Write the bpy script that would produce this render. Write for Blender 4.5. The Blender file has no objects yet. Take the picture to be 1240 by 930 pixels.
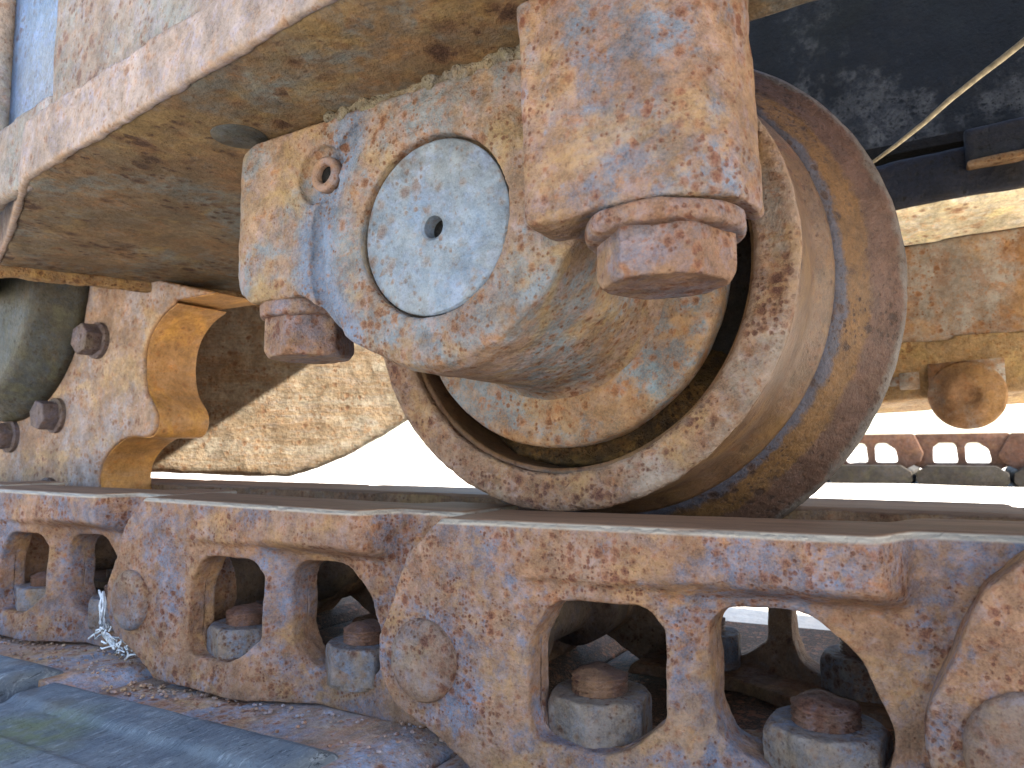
import bpy, bmesh, math, random
from mathutils import Vector, Matrix, noise
random.seed(7)
S = .001
PI = math.pi
scene = bpy.context.scene
COL = scene.collection
rad = math.radians

# ------------------------------------------------------------------ materials
def hexc(r, g, b):
    f = lambda c: ((c/255)/12.92 if c/255 <= .04045 else ((c/255+.055)/1.055)**2.4)
    return (f(r), f(g), f(b), 1)

class NT:
    def __init__(s, name):
        s.m = bpy.data.materials.new(name); s.m.use_nodes = True
        s.t = s.m.node_tree; s.n = s.t.nodes; s.l = s.t.links
        s.b = s.n['Principled BSDF']
        tc = s.n.new('ShaderNodeTexCoord'); oi = s.n.new('ShaderNodeObjectInfo')
        mul = s.n.new('ShaderNodeVectorMath'); mul.operation = 'SCALE'
        cmb = s.n.new('ShaderNodeCombineXYZ')
        for k in range(3): s.l.new(oi.outputs['Random'], cmb.inputs[k])
        s.l.new(cmb.outputs[0], mul.inputs[0]); mul.inputs['Scale'].default_value = 7.3
        add = s.n.new('ShaderNodeVectorMath'); add.operation = 'ADD'
        s.l.new(tc.outputs['Object'], add.inputs[0]); s.l.new(mul.outputs[0], add.inputs[1])
        s.co = add.outputs[0]; s.raw = tc.outputs['Object']
    def stretch(s, v):
        m = s.n.new('ShaderNodeVectorMath'); m.operation = 'MULTIPLY'
        s.l.new(s.co, m.inputs[0]); m.inputs[1].default_value = v
        return m.outputs[0]
    def noise(s, scale, detail=4, rough=.6, co=None, dist=0):
        t = s.n.new('ShaderNodeTexNoise'); s.l.new(co or s.co, t.inputs['Vector'])
        t.inputs['Scale'].default_value = scale; t.inputs['Detail'].default_value = detail
        t.inputs['Roughness'].default_value = rough; t.inputs['Distortion'].default_value = dist
        return t.outputs['Fac']
    def voro(s, scale, co=None, rnd=1, feat='F1'):
        t = s.n.new('ShaderNodeTexVoronoi'); t.feature = feat
        s.l.new(co or s.co, t.inputs['Vector']); t.inputs['Scale'].default_value = scale
        t.inputs['Randomness'].default_value = rnd
        return t.outputs['Distance']
    def ramp(s, fac, a, b, lo=0., hi=1.):
        t = s.n.new('ShaderNodeMapRange'); t.interpolation_type = 'SMOOTHSTEP'
        s.l.new(fac, t.inputs['Value']); t.inputs['From Min'].default_value = a; t.inputs['From Max'].default_value = b
        t.inputs['To Min'].default_value = lo; t.inputs['To Max'].default_value = hi
        return t.outputs['Result']
    def math(s, op, a, b=None):
        t = s.n.new('ShaderNodeMath'); t.operation = op
        for k, v in enumerate((a, b)):
            if v is None: continue
            if isinstance(v, (int, float)): t.inputs[k].default_value = v
            else: s.l.new(v, t.inputs[k])
        return t.outputs[0]
    def mix(s, fac, a, b, mode='MIX'):
        t = s.n.new('ShaderNodeMix'); t.data_type = 'RGBA'; t.blend_type = mode
        if isinstance(fac, (int, float)): t.inputs[0].default_value = fac
        else: s.l.new(fac, t.inputs[0])
        for k, v in ((6, a), (7, b)):
            if isinstance(v, tuple): t.inputs[k].default_value = v
            else: s.l.new(v, t.inputs[k])
        return t.outputs[2]
    def sep(s, co):
        t = s.n.new('ShaderNodeSeparateXYZ'); s.l.new(co, t.inputs[0]); return t.outputs
    def finish(s, col, rough, height=None, dist=.001, strength=1., metal=0, spec=.5):
        s.l.new(col, s.b.inputs['Base Color'])
        if isinstance(rough, (int, float)): s.b.inputs['Roughness'].default_value = rough
        else: s.l.new(rough, s.b.inputs['Roughness'])
        if isinstance(metal, (int, float)): s.b.inputs['Metallic'].default_value = metal
        else: s.l.new(metal, s.b.inputs['Metallic'])
        s.b.inputs['Specular IOR Level'].default_value = spec
        if height is not None:
            bm = s.n.new('ShaderNodeBump'); bm.inputs['Distance'].default_value = dist; bm.inputs['Strength'].default_value = strength
            s.l.new(height, bm.inputs['Height']); s.l.new(bm.outputs[0], s.b.inputs['Normal'])
        return s.m

COOL = ('blue_painted_slot', 'blue_grey_painted_cap', 'weathered_nut', 'sunlit_flaking_plate', 'pale_beam_band', 'pale_beam_side')
G = dict(rusty_cast_link=1.35, pitted_rim=1.35, sprocket_face=1.6, polished_orange_tooth=1.6, muddy_flange=.8, worn_tread_steel=.8, rusty_shoe_plate=2.6,
         blue_grey_collar=1.35, pale_beam_side=.85, sunlit_flaking_plate=.5, dark_drum=.7, chipped_housing=1.25, stippled_housing=1.25, rusty_pin=1.25, weathered_nut=1.25,
         pitted_painted_casting=1.15, pitted_painted_block=1.0, blue_grey_painted_cap=.84, beam_underside=1.05, scaly_lip=1.4)
def rust(name, base, alt, third, spot, paint=None, paint_amt=.5, spot_amt=.5, scale=1., fine=1., rough=.78, bump=1.,
         edge=None, worn_z=None, K=.41, arc=None, ring=None, shine=False, inner_shade=False, streak=None, spotscale=1., spec=.15):
    """weathered steel: two large tones, paint residue, dark rust spots, pits and grain"""
    s = NT(name)
    kk = lambda c: None if c is None else tuple(v*K for v in c[:3])+(1,)
    K *= G.get(name, 1.)
    base, alt, third, spot, paint, edge = map(kk, (base, alt, third, spot, paint, edge))
    wm = lambda c: (c[0]*1.08, c[1]*.99, c[2]*.90, 1)
    if name not in COOL: base, alt, third, spot = map(wm, (base, alt, third, spot))
    if worn_z: worn_z = (worn_z[0], kk(worn_z[1]))
    co = s.stretch(streak) if streak else s.co
    big = s.noise(16*scale, 5, .62, co, .3)
    mid = s.noise(55*scale, 5, .65, co, .4)
    c = s.mix(s.ramp(big, .40, .60), base, alt)
    c = s.mix(s.ramp(mid, .47, .66, 0, .75), c, third)
    if paint is not None:
        pn = s.math('ADD', s.math('MULTIPLY', s.noise(21*scale, 3, .55, co, .2), .62), s.math('MULTIPLY', s.noise(150*scale, 5, .7, co), .38))
        th = .62 - .24*paint_amt
        pf = s.ramp(pn, th-.05, th+.06)
        c = s.mix(s.math('MULTIPLY', pf, .9), c, paint)
    lav = tuple(v for v in (alt[0]*1.0, alt[1]*1.12, alt[2]*1.5))+(1,)
    c = s.mix(s.ramp(s.noise(125*scale, 6, .72, co, .5), .48, .62, 0, .7), c, lav)
    orn = (base[0]*1.05, base[1]*.72, base[2]*.5, 1)
    c = s.mix(s.ramp(s.noise(85*scale, 5, .7, s.stretch((1.1, .9, 1.3)), .6), .56, .68, 0, .7), c, orn)
    c = s.mix(s.ramp(s.noise(36*scale, 4, .6, s.stretch((1.3, 1, .8))), .3, .7, 0, .55), c, tuple(v*.42 for v in base[:3])+(1,))
    yel = (base[0]*1.18, base[1]*1.22, base[2]*.85, 1) if name not in COOL else base
    c = s.mix(s.ramp(s.noise(30*scale, 5, .65, s.stretch((.8, 1.2, 1)), .6), .50, .66, 0, .6), c, yel)
    if arc is not None:      # paint left in the valley round the boss
        pc, rr, ctr, wd = arc
        v = s.n.new('ShaderNodeVectorMath'); v.operation = 'MULTIPLY'; s.l.new(s.raw, v.inputs[0]); v.inputs[1].default_value = (1, 0, 1)
        d = s.n.new('ShaderNodeVectorMath'); d.operation = 'DISTANCE'; s.l.new(v.outputs[0], d.inputs[0]); d.inputs[1].default_value = (ctr[0], 0, ctr[1])
        dd = s.math('ABSOLUTE', s.math('SUBTRACT', d.outputs['Value'], rr))
        dd = s.math('ADD', dd, s.math('MULTIPLY', s.math('SUBTRACT', s.noise(60, 5, .7), .5), .012))
        lft = s.ramp(s.sep(s.raw)[0], ctr[0]-.024, ctr[0]-.034)
        c = s.mix(s.math('MULTIPLY', s.math('MULTIPLY', s.ramp(dd, wd, wd*.35), lft), .85), c, kk(pc))
    if ring is not None:
        v = s.n.new('ShaderNodeVectorMath'); v.operation = 'MULTIPLY'; s.l.new(s.raw, v.inputs[0]); v.inputs[1].default_value = (1, 0, 1)
        d = s.n.new('ShaderNodeVectorMath'); d.operation = 'DISTANCE'; s.l.new(v.outputs[0], d.inputs[0]); d.inputs[1].default_value = (0, 0, .1)
        dd = s.math('ADD', d.outputs['Value'], s.math('MULTIPLY', s.math('SUBTRACT', s.noise(45, 6, .75), .5), .012))
        for r0, r1, cc in ring:
            f = s.math('MULTIPLY', s.ramp(dd, r0-.0012, r0+.0012), s.ramp(dd, r1-.0012, r1+.0012, 1, 0))
            c = s.mix(s.math('MULTIPLY', f, .8), c, kk(cc))
    if inner_shade:      # shade between the rails, painted dark into the plate colour
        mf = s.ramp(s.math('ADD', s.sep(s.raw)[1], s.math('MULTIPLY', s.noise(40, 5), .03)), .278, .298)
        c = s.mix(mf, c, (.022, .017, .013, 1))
    # rust spots of mixed size with a browner halo
    grp = s.ramp(s.noise(30*scale, 3, .6), .36, .64, .15, 1)
    def spots(sc, amt, k):
        t = s.n.new('ShaderNodeTexVoronoi'); s.l.new(s.co, t.inputs['Vector']); t.inputs['Scale'].default_value = sc
        sz = s.math('MULTIPLY', s.math('SUBTRACT', s.sep(t.outputs['Color'])[0], 1-amt), .62/amt)   # random size, many cells empty
        d = s.math('ADD', t.outputs['Distance'], s.math('MULTIPLY', s.math('SUBTRACT', s.noise(sc*2.6, 3, .65), .5), k))
        return s.math('SUBTRACT', s.math('MULTIPLY', sz, grp), d)
    s1 = spots(235*spotscale, .25+.45*spot_amt, .75); s2 = spots(560*spotscale, .25+.5*spot_amt, .75)
    halo = s.math('MAXIMUM', s.ramp(s1, -.34, .04), s.math('MULTIPLY', s.ramp(s2, -.3, .04), .7))
    core = s.math('MAXIMUM', s.ramp(s1, -.14, .30), s.math('MULTIPLY', s.ramp(s2, -.12, .28), .9))
    sm = s.math('MULTIPLY', s.ramp(s.noise(430*spotscale, 2, .5, s.co, .3), .60, .72), .35)
    halo_c = (spot[0]*.6+base[0]*.55, spot[1]*.6+base[1]*.42, spot[2]*.55+base[2]*.30, 1)
    c = s.mix(s.math('MULTIPLY', halo, .6), c, halo_c)
    c = s.mix(s.math('MULTIPLY', core, .9), c, tuple(v*.8 for v in spot[:3])+(1,))
    c = s.mix(sm, c, spot)
    vv = s.math('ADD', s.ramp(s.noise(70*scale, 6, .75, s.co, .4), .30, .70, .68, 1.24), s.ramp(s.noise(260, 4, .7), .35, .65, -.13, .13))
    vc = s.n.new('ShaderNodeCombineXYZ')
    for k_ in range(3): s.l.new(vv, vc.inputs[k_])
    c = s.mix(1., c, vc.outputs[0], 'MULTIPLY')
    # pale dust / grain
    g = s.noise(1500*fine, 2, .6)
    c = s.mix(s.ramp(g, .3, .75, .0, .20), c, tuple(min(1, v*1.7) for v in base[:3])+(1,))
    gd = s.noise(700*fine, 3, .7)
    c = s.mix(s.ramp(gd, .52, .75, 0, .45), c, tuple(v*.42 for v in spot[:3])+(1,))
    if edge is not None:
        ge = s.n.new('ShaderNodeNewGeometry')
        ef = s.math('MULTIPLY', s.ramp(ge.outputs['Pointiness'], .515, .58), s.ramp(s.noise(90, 3), .35, .6))
        c = s.mix(s.math('MULTIPLY', ef, .65), c, edge)
    rg = s.ramp(big, .3, .7, rough-.1, rough+.1)
    met = 0
    h = s.math('SUBTRACT', s.math('MULTIPLY', s.noise(260*fine, 5, .65), .9), s.math('MULTIPLY', core, .22))
    h = s.math('ADD', h, s.math('MULTIPLY', s.noise(1100*fine, 2, .6), .22))
    h = s.math('ADD', h, s.math('MULTIPLY', mid, .8))
    if worn_z is not None:
        z, wc = worn_z
        zz = s.sep(s.raw)[2]
        zz = s.math('ADD', zz, s.math('MULTIPLY', s.math('SUBTRACT', mid, .5), .004))
        wf = s.ramp(zz, z-.0022, z-.0006)
        c = s.mix(wf, c, s.mix(s.ramp(s.noise(60, 5, .7, s.stretch((.15, 1, 1))), .35, .65), wc, tuple(v*.62 for v in wc[:3])+(1,)))
        rg = s.mix(wf, rg, (.6, .6, .6, 1))
        h = s.math('MULTIPLY', h, s.math('SUBTRACT', 1.0, s.math('MULTIPLY', wf, .75)))
    if shine:       # bare metal rubbed along the running edge
        g2 = s.n.new('ShaderNodeNewGeometry')
        ez = s.math('MULTIPLY', s.ramp(s.sep(s.raw)[2], .0520, .0532), s.ramp(s.sep(s.raw)[2], .0541, .0548, 1, 0))
        ez = s.math('MULTIPLY', ez, s.ramp(s.noise(120, 4, .7, s.stretch((.2, 1, 1))), .25, .5))
        c = s.mix(ez, c, (.36, .31, .25, 1)); rg = s.mix(ez, rg, (.35, .35, .35, 1))
    return s.finish(c, rg, h, .0013*bump, 1., spec=spec)

M = {}
TAN = (.40, .255, .165, 1); PINK = (.42, .27, .235, 1); GREY = (.33, .31, .28, 1); LAV = (.40, .34, .36, 1)
ORNG = (.42, .21, .09, 1); DARK = (.15, .075, .055, 1); BLUE = (.20, .29, .38, 1); BRN = (.24, .14, .09, 1)
M['link'] = rust('rusty_cast_link', (.45, .265, .165, 1), (.41, .29, .225, 1), (.38, .215, .15, 1), (.18, .065, .05, 1), paint=(.20, .27, .40, 1), paint_amt=.46, spot_amt=.72, scale=1.35, spotscale=1.25, bump=1.2,
                 edge=(.50, .30, .19, 1), worn_z=(.055, (.46, .27, .17, 1)), shine=True)
M['link_far'] = rust('rusty_cast_link_inner', (.40, .25, .16, 1), (.36, .26, .18, 1), (.36, .20, .12, 1), (.14, .06, .04, 1), spot_amt=.45, worn_z=(.055, (.52, .33, .23, 1)), K=.45)
M['bush'] = rust('worn_bushing', (.26, .19, .15, 1), (.22, .18, .17, 1), (.28, .18, .13, 1), (.10, .06, .05, 1), spot_amt=.2, K=.36)
M['pin'] = rust('rusty_pin', (.37, .25, .19, 1), (.34, .28, .25, 1), (.34, .20, .15, 1), (.17, .065, .05, 1), paint=(.24, .29, .40, 1), paint_amt=.25, spot_amt=.75)
M['nut'] = rust('weathered_nut', (.38, .28, .20, 1), (.42, .27, .17, 1), (.30, .27, .26, 1), (.17, .07, .05, 1), paint=(.25, .30, .41, 1), paint_amt=.7, spot_amt=.7, edge=(.50, .38, .28, 1))
M['stud'] = rust('rusty_stud', (.34, .19, .14, 1), (.28, .20, .18, 1), (.22, .12, .09, 1), (.11, .05, .04, 1), spot_amt=.7)
M['bracket'] = rust('pitted_painted_casting', (.42, .295, .185, 1), (.40, .29, .24, 1), (.38, .32, .26, 1), (.21, .085, .05, 1), paint=(.25, .35, .43, 1), paint_amt=.46, spot_amt=.42, scale=1.25,
                    spotscale=1.2, edge=(.52, .33, .22, 1), arc=((.17, .26, .40, 1), .0535, (0, -.0488), .0135))
M['block'] = rust('pitted_painted_block', (.45, .30, .205, 1), (.43, .31, .27, 1), (.47, .30, .18, 1), (.24, .085, .06, 1), paint=(.22, .36, .54, 1), paint_amt=.46, spot_amt=.55, scale=1.15, spotscale=1.15,
                  edge=(.50, .31, .21, 1))
M['boltrust'] = rust('rusty_bolt', (.43, .27, .19, 1), (.40, .30, .27, 1), (.42, .23, .13, 1), (.19, .07, .05, 1), paint=(.29, .30, .38, 1), paint_amt=.5, spot_amt=.6, scale=1.4, spotscale=1.25, edge=(.54, .33, .2, 1))
M['cap'] = rust('blue_grey_painted_cap', (.36, .43, .50, 1), (.40, .43, .44, 1), (.20, .33, .54, 1), (.30, .15, .08, 1), spot_amt=.34, rough=.5, bump=.45, spotscale=.85, spec=.5, K=0.44)
M['collar'] = rust('blue_grey_collar', (.44, .26, .14, 1), (.42, .29, .18, 1), (.30, .31, .27, 1), (.20, .08, .04, 1), paint=(.20, .33, .42, 1), paint_amt=.42, spot_amt=.35, bump=.9)
M['rim'] = rust('pitted_rim', (.38, .25, .17, 1), (.36, .27, .22, 1), (.27, .15, .11, 1), (.11, .045, .045, 1), paint=(.44, .40, .36, 1), paint_amt=.36, spot_amt=1.05, bump=1.6, spotscale=.9, scale=1.4, edge=(.5, .36, .27, 1))
M['tread'] = rust('worn_tread_steel', (.36, .21, .11, 1), (.30, .18, .11, 1), (.34, .25, .19, 1), (.14, .07, .05, 1), spot_amt=.12, bump=.5, rough=.5, streak=(1, .5, 1), spec=.35)
M['flange'] = rust('muddy_flange', (.25, .165, .12, 1), (.23, .14, .12, 1), (.30, .20, .12, 1), (.10, .06, .055, 1), paint=(.26, .27, .31, 1), paint_amt=.2, spot_amt=.3, bump=.9, rough=.6, spec=.25, ring=[(.103, .1085, (.15, .18, .27, 1)), (.1085, .1165, (.40, .20, .06, 1)), (.1165, .127, (.24, .12, .085, 1)), (.127, .14, (.30, .27, .25, 1))])  # innermost blue-grey band paints a sheen into the flange corner
M['dirt'] = rust('gap_dirt', (.20, .12, .05, 1), (.08, .06, .04, 1), (.42, .22, .06, 1), (.03, .02, .015, 1), spot_amt=.8, bump=3, fine=.6, K=.38, scale=2)
M['bore'] = rust('dark_bore', (.14, .13, .12, 1), (.10, .10, .10, 1), (.19, .14, .10, 1), (.04, .03, .03, 1), spot_amt=.4, K=.25)
M['under'] = rust('beam_underside', (.32, .22, .125, 1), (.25, .20, .13, 1), (.36, .19, .08, 1), (.05, .02, .02, 1), paint=(.24, .29, .29, 1), paint_amt=.38, spot_amt=.7, spotscale=.42, scale=.8, bump=.8)
M['side'] = rust('pale_beam_side', (.50, .38, .29, 1), (.47, .40, .34, 1), (.50, .35, .27, 1), (.26, .13, .10, 1), paint=(.42, .47, .46, 1), paint_amt=.45, spot_amt=.4, spotscale=.8, bump=.8, rough=.7, K=.5)
M['band'] = rust('pale_beam_band', (.52, .40, .33, 1), (.50, .41, .37, 1), (.52, .38, .28, 1), (.34, .19, .13, 1), spot_amt=.25, bump=.6, edge=(.46, .26, .11, 1), K=.47)
M['lip'] = rust('scaly_lip', (.42, .27, .13, 1), (.30, .22, .15, 1), (.45, .33, .18, 1), (.12, .06, .04, 1), spot_amt=.6, streak=(1, 1, 3), bump=1.6)
M['blue'] = rust('blue_painted_slot', (.10, .20, .42, 1), (.17, .28, .50, 1), (.22, .30, .44, 1), (.08, .06, .12, 1), spot_amt=.35, rough=.45, bump=.5, spec=.5, K=.45)
M['caulk'] = rust('crumbly_paint_bead', (.36, .34, .26, 1), (.40, .38, .33, 1), (.40, .31, .19, 1), (.18, .12, .07, 1), spot_amt=.4, bump=3)
M['sprocket'] = rust('sprocket_face', (.43, .30, .22, 1), (.40, .32, .26, 1), (.40, .25, .17, 1), (.20, .11, .09, 1), paint=(.36, .35, .38, 1), paint_amt=.3, spot_amt=.3, bump=.7, edge=(.60, .28, .09, 1))
M['tooth'] = rust('polished_orange_tooth', (.44, .235, .075, 1), (.38, .215, .09, 1), (.34, .22, .14, 1), (.22, .12, .06, 1), spot_amt=.08, bump=.35, rough=.5, streak=(1, .3, 1), K=0.6)
M['drum'] = rust('dark_drum', (.14, .135, .105, 1), (.11, .13, .14, 1), (.16, .12, .07, 1), (.05, .04, .03, 1), spot_amt=.2, rough=.55, bump=.6, K=0.5)
M['boltdark'] = rust('dark_bolt', (.30, .24, .24, 1), (.24, .22, .26, 1), (.36, .25, .22, 1), (.10, .07, .07, 1), spot_amt=.4)
M['leg'] = rust('sunlit_flaking_plate', (.62, .43, .25, 1), (.62, .48, .31, 1), (.52, .31, .16, 1), (.34, .16, .08, 1), paint=(.76, .68, .52, 1), paint_amt=.5, spot_amt=.25, scale=1.3, spotscale=.8, streak=(.35, .35, 2.2), bump=1, K=.55)
M['house'] = rust('chipped_housing', (.43, .25, .13, 1), (.40, .25, .15, 1), (.42, .23, .11, 1), (.24, .12, .06, 1), paint=(.50, .52, .48, 1), paint_amt=.42, spot_amt=.12, scale=.55, bump=.6, K=0.5)
M['stipple'] = rust('stippled_housing', (.46, .33, .17, 1), (.42, .28, .14, 1), (.50, .38, .22, 1), (.24, .12, .05, 1), spot_amt=.95, spotscale=.9, bump=1.5, K=0.5)
M['cream'] = rust('cream_flange_paint', (.80, .74, .52, 1), (.84, .78, .60, 1), (.72, .60, .36, 1), (.30, .14, .07, 1), spot_amt=.35, spotscale=.35, streak=(.5, 1, 2), bump=.8, K=1)
M['dark'] = rust('shade_dark_steel', (.012, .012, .013, 1), (.016, .015, .014, 1), (.03, .026, .022, 1), (.006, .006, .006, 1), paint=(.16, .14, .12, 1), paint_amt=.42, spot_amt=.3, scale=.45, rough=.7, K=.6, spec=.2)  # near-black colour stands in for shade in the chassis recess
M['navy'] = rust('dark_blue_steel', (.045, .055, .085, 1), (.04, .045, .06, 1), (.09, .075, .06, 1), (.02, .02, .02, 1), spot_amt=.25, rough=.5, scale=.6, K=0.45)
M['shoe'] = rust('rusty_shoe_plate', (.36, .24, .17, 1), (.28, .25, .24, 1), (.38, .20, .12, 1), (.16, .06, .04, 1), paint=(.20, .27, .37, 1), paint_amt=.42, spot_amt=.5, streak=(1.6, .7, 1), inner_shade=True)
M['farshoe'] = rust('dull_shoe', (.13, .12, .10, 1), (.12, .11, .10, 1), (.15, .12, .09, 1), (.06, .05, .04, 1), spot_amt=.2, K=.25)
M['farlink'] = rust('far_rusty_link', (.34, .18, .12, 1), (.33, .22, .16, 1), (.28, .16, .13, 1), (.16, .08, .06, 1), spot_amt=.3, K=0.3)

def pad_mat():
    s = NT('scuffed_blue_grey_pad')
    co = s.stretch((2.2, .55, 1))
    c = s.mix(s.ramp(s.noise(22, 5, .65, co, .5), .35, .65), (.10, .125, .16, 1), (.165, .19, .215, 1))
    c = s.mix(s.ramp(s.noise(110, 6, .78, co, 1.4), .52, .64, 0, .8), c, (.30, .33, .36, 1))
    c = s.mix(s.ramp(s.noise(240, 6, .8, s.stretch((3.2, .5, 1)), .8), .55, .61, 0, .85), c, (.025, .032, .045, 1))
    c = s.mix(s.ramp(s.noise(20, 3, .6), .60, .72, 0, .5), c, (.12, .09, .07, 1))
    # algae in one patch of the first pad
    d = s.n.new('ShaderNodeVectorMath'); d.operation = 'DISTANCE'
    s.l.new(s.raw, d.inputs[0]); d.inputs[1].default_value = (.062, .150, .0)
    al = s.math('MULTIPLY', s.ramp(s.math('ADD', d.outputs['Value'], s.math('MULTIPLY', s.noise(60, 4), .02)), .025, .055, 1, 0), s.ramp(s.noise(150, 4), .35, .6, .3, .8))
    c = s.mix(al, c, (.13, .15, .055, 1))
    h = s.math('ADD', s.noise(260, 7, .75, co), s.math('MULTIPLY', s.noise(60, 5, .65, s.co), 1.6))
    return s.finish(c, s.ramp(s.noise(90, 4), .3, .7, .5, .8), h, .0016, 1., spec=.45)
M['inner_shade'] = rust('dark_inner_shade', (.10, .08, .065, 1), (.07, .06, .055, 1), (.12, .09, .07, 1), (.03, .025, .02, 1), spot_amt=.4, bump=2, K=.25)  # unused dark tone for the shade between the rails
M['pad'] = pad_mat()

def ground_mat():
    s = NT('pale_gravel')
    c = s.mix(s.ramp(s.noise(4, 6, .7), .3, .7), (.66, .58, .47, 1), (.76, .70, .60, 1))
    c = s.mix(s.ramp(s.noise(120, 4, .7), .5, .7, 0, .35), c, (.45, .42, .38, 1))
    return s.finish(c, .9, s.noise(90, 5), .004)
M['ground'] = ground_mat()
def plain(name, col, rough=.7):
    s = NT(name); c = s.mix(s.ramp(s.noise(300, 4), .35, .65), col, tuple(v*.6 for v in col[:3])+(1,))
    return s.finish(c, rough, s.noise(500, 3), .0005)
M['straw'] = plain('dry_straw', (.45, .38, .25, 1))
M['cord'] = plain('frayed_white_fibre', (.72, .74, .78, 1))

# ------------------------------------------------------------------ mesh tools (mm in, metres out)
def mesh_from(V, F, name='m'):
    me = bpy.data.meshes.new(name); me.from_pydata([tuple(v) for v in V], [], F); me.update(); return me

def fix(me):
    bm = bmesh.new(); bm.from_mesh(me)
    bmesh.ops.remove_doubles(bm, verts=bm.verts, dist=1e-4)
    bmesh.ops.recalc_face_normals(bm, faces=bm.faces)
    bm.to_mesh(me); bm.free(); return me

def rounded(pts, r, n=5):
    """fillet each corner; r a number or a list"""
    out = []; N = len(pts)
    for i in range(N):
        p = Vector(pts[i]); a = Vector(pts[i-1]); b = Vector(pts[(i+1) % N])
        rr = r[i] if isinstance(r, (list, tuple)) else r
        u = (a-p); w = (b-p); lu, lw = u.length, w.length
        if rr <= .01 or lu < 1e-6 or lw < 1e-6: out.append(tuple(p)); continue
        u /= lu; w /= lw
        ang = math.acos(max(-1, min(1, u.dot(w))))
        if ang > PI-.05: out.append(tuple(p)); continue
        t = min(rr/math.tan(ang/2), lu*.48, lw*.48)
        p0 = p+u*t; p1 = p+w*t
        for k in range(n+1):
            s = k/n; out.append(tuple(p0*(1-s)**2+p*2*s*(1-s)+p1*s*s))
    return out

def circ(cx, cy, r, n=48, a0=0, a1=2*PI):
    full = abs(a1-a0-2*PI) < 1e-6
    return [(cx+r*math.cos(a0+(a1-a0)*k/(n if full else n-1)), cy+r*math.sin(a0+(a1-a0)*k/(n if full else n-1))) for k in range(n)]

def extrude(outline, h0, h1, holes=(), bev=0., axis='Y', res=2):
    """closed solid from a 2-D outline. axis Y: outline is (X,Z); axis Z: (X,Y); axis X: (Y,Z)"""
    cu = bpy.data.curves.new('c', 'CURVE'); cu.dimensions = '2D'; cu.fill_mode = 'BOTH'
    for loop in (outline,)+tuple(holes):
        sp = cu.splines.new('POLY'); sp.points.add(len(loop)-1); sp.use_cyclic_u = True
        for k, p in enumerate(loop): sp.points[k].co = (p[0], p[1], 0, 1)
    cu.extrude = max((h1-h0)/2-bev, .001); cu.bevel_depth = bev; cu.offset = -bev; cu.bevel_resolution = res
    ob = bpy.data.objects.new('c', cu); COL.objects.link(ob)
    dg = bpy.context.evaluated_depsgraph_get(); me = bpy.data.meshes.new_from_object(ob.evaluated_get(dg))
    bpy.data.objects.remove(ob); bpy.data.curves.remove(cu)
    m = (h0+h1)/2
    for v in me.vertices:
        x, y, z = v.co; z += m
        v.co = (x, z, y) if axis == 'Y' else (x, y, z) if axis == 'Z' else (z, x, y)
    return fix(me)

def lathe(profile, axis='Y', c=(0, 0, 0), n=96, closed=True):
    """profile [(along, radius)] revolved about an axis through c"""
    V = []; F = []; N = len(profile)
    for h, r in profile:
        for k in range(n):
            a = 2*PI*k/n; x, y = r*math.cos(a), r*math.sin(a)
            p = (x, h, y) if axis == 'Y' else (x, y, h) if axis == 'Z' else (h, x, y)
            V.append((p[0]+c[0], p[1]+c[1], p[2]+c[2]))
    for i in range(N if closed else N-1):
        j = (i+1) % N
        for k in range(n):
            l = (k+1) % n; F.append((i*n+k, i*n+l, j*n+l, j*n+k))
    me = mesh_from(V, F)
    return fix(me)

def disc_solid(profile, axis='Y', c=(0, 0, 0), n=96):
    """open profile whose ends close on the axis"""
    p = list(profile)
    if p[0][1] > .02: p.insert(0, (p[0][0], .005))
    if p[-1][1] > .02: p.append((p[-1][0], .005))
    return lathe(p, axis, c, n, closed=False)

def box(x0, x1, y0, y1, z0, z1):
    V = [(x, y, z) for x in (x0, x1) for y in (y0, y1) for z in (z0, z1)]
    F = [(0, 1, 3, 2), (4, 6, 7, 5), (0, 4, 5, 1), (2, 3, 7, 6), (0, 2, 6, 4), (1, 5, 7, 3)]
    return fix(mesh_from(V, F))

def join(ms):
    bm = bmesh.new()
    for m in ms: bm.from_mesh(m)
    me = bpy.data.meshes.new('j'); bm.to_mesh(me); bm.free(); return me

def apply_mods(me, setup):
    ob = bpy.data.objects.new('t', me); COL.objects.link(ob); setup(ob)
    dg = bpy.context.evaluated_depsgraph_get(); out = bpy.data.meshes.new_from_object(ob.evaluated_get(dg))
    bpy.data.objects.remove(ob); return out

def cast(ms, voxel=1.2, smooth=6, cut=(), deform=None, rough=0., rs=.12, rough2=0.):
    """union overlapping solids into one casting with soft fillets, pitted surface"""
    me = join(ms)
    def s1(o):
        m = o.modifiers.new('r', 'REMESH'); m.mode = 'VOXEL'; m.voxel_size = voxel
    me = apply_mods(me, s1)
    if cut:
        cm = join(cut)
        co = bpy.data.objects.new('cut', cm); COL.objects.link(co)
        def s2(o):
            b = o.modifiers.new('b', 'BOOLEAN'); b.operation = 'DIFFERENCE'; b.object = co; b.solver = 'EXACT'; b.use_self = True
            m = o.modifiers.new('r', 'REMESH'); m.mode = 'VOXEL'; m.voxel_size = voxel*.9
        me = apply_mods(me, s2); bpy.data.objects.remove(co)
    if deform:
        for v in me.vertices: v.co = deform(v.co)
    def s3(o):
        m = o.modifiers.new('s', 'SMOOTH'); m.factor = .5; m.iterations = smooth
    me = apply_mods(me, s3)
    if rough or rough2: pit(me, rough, rs, rough2)
    return me

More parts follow.
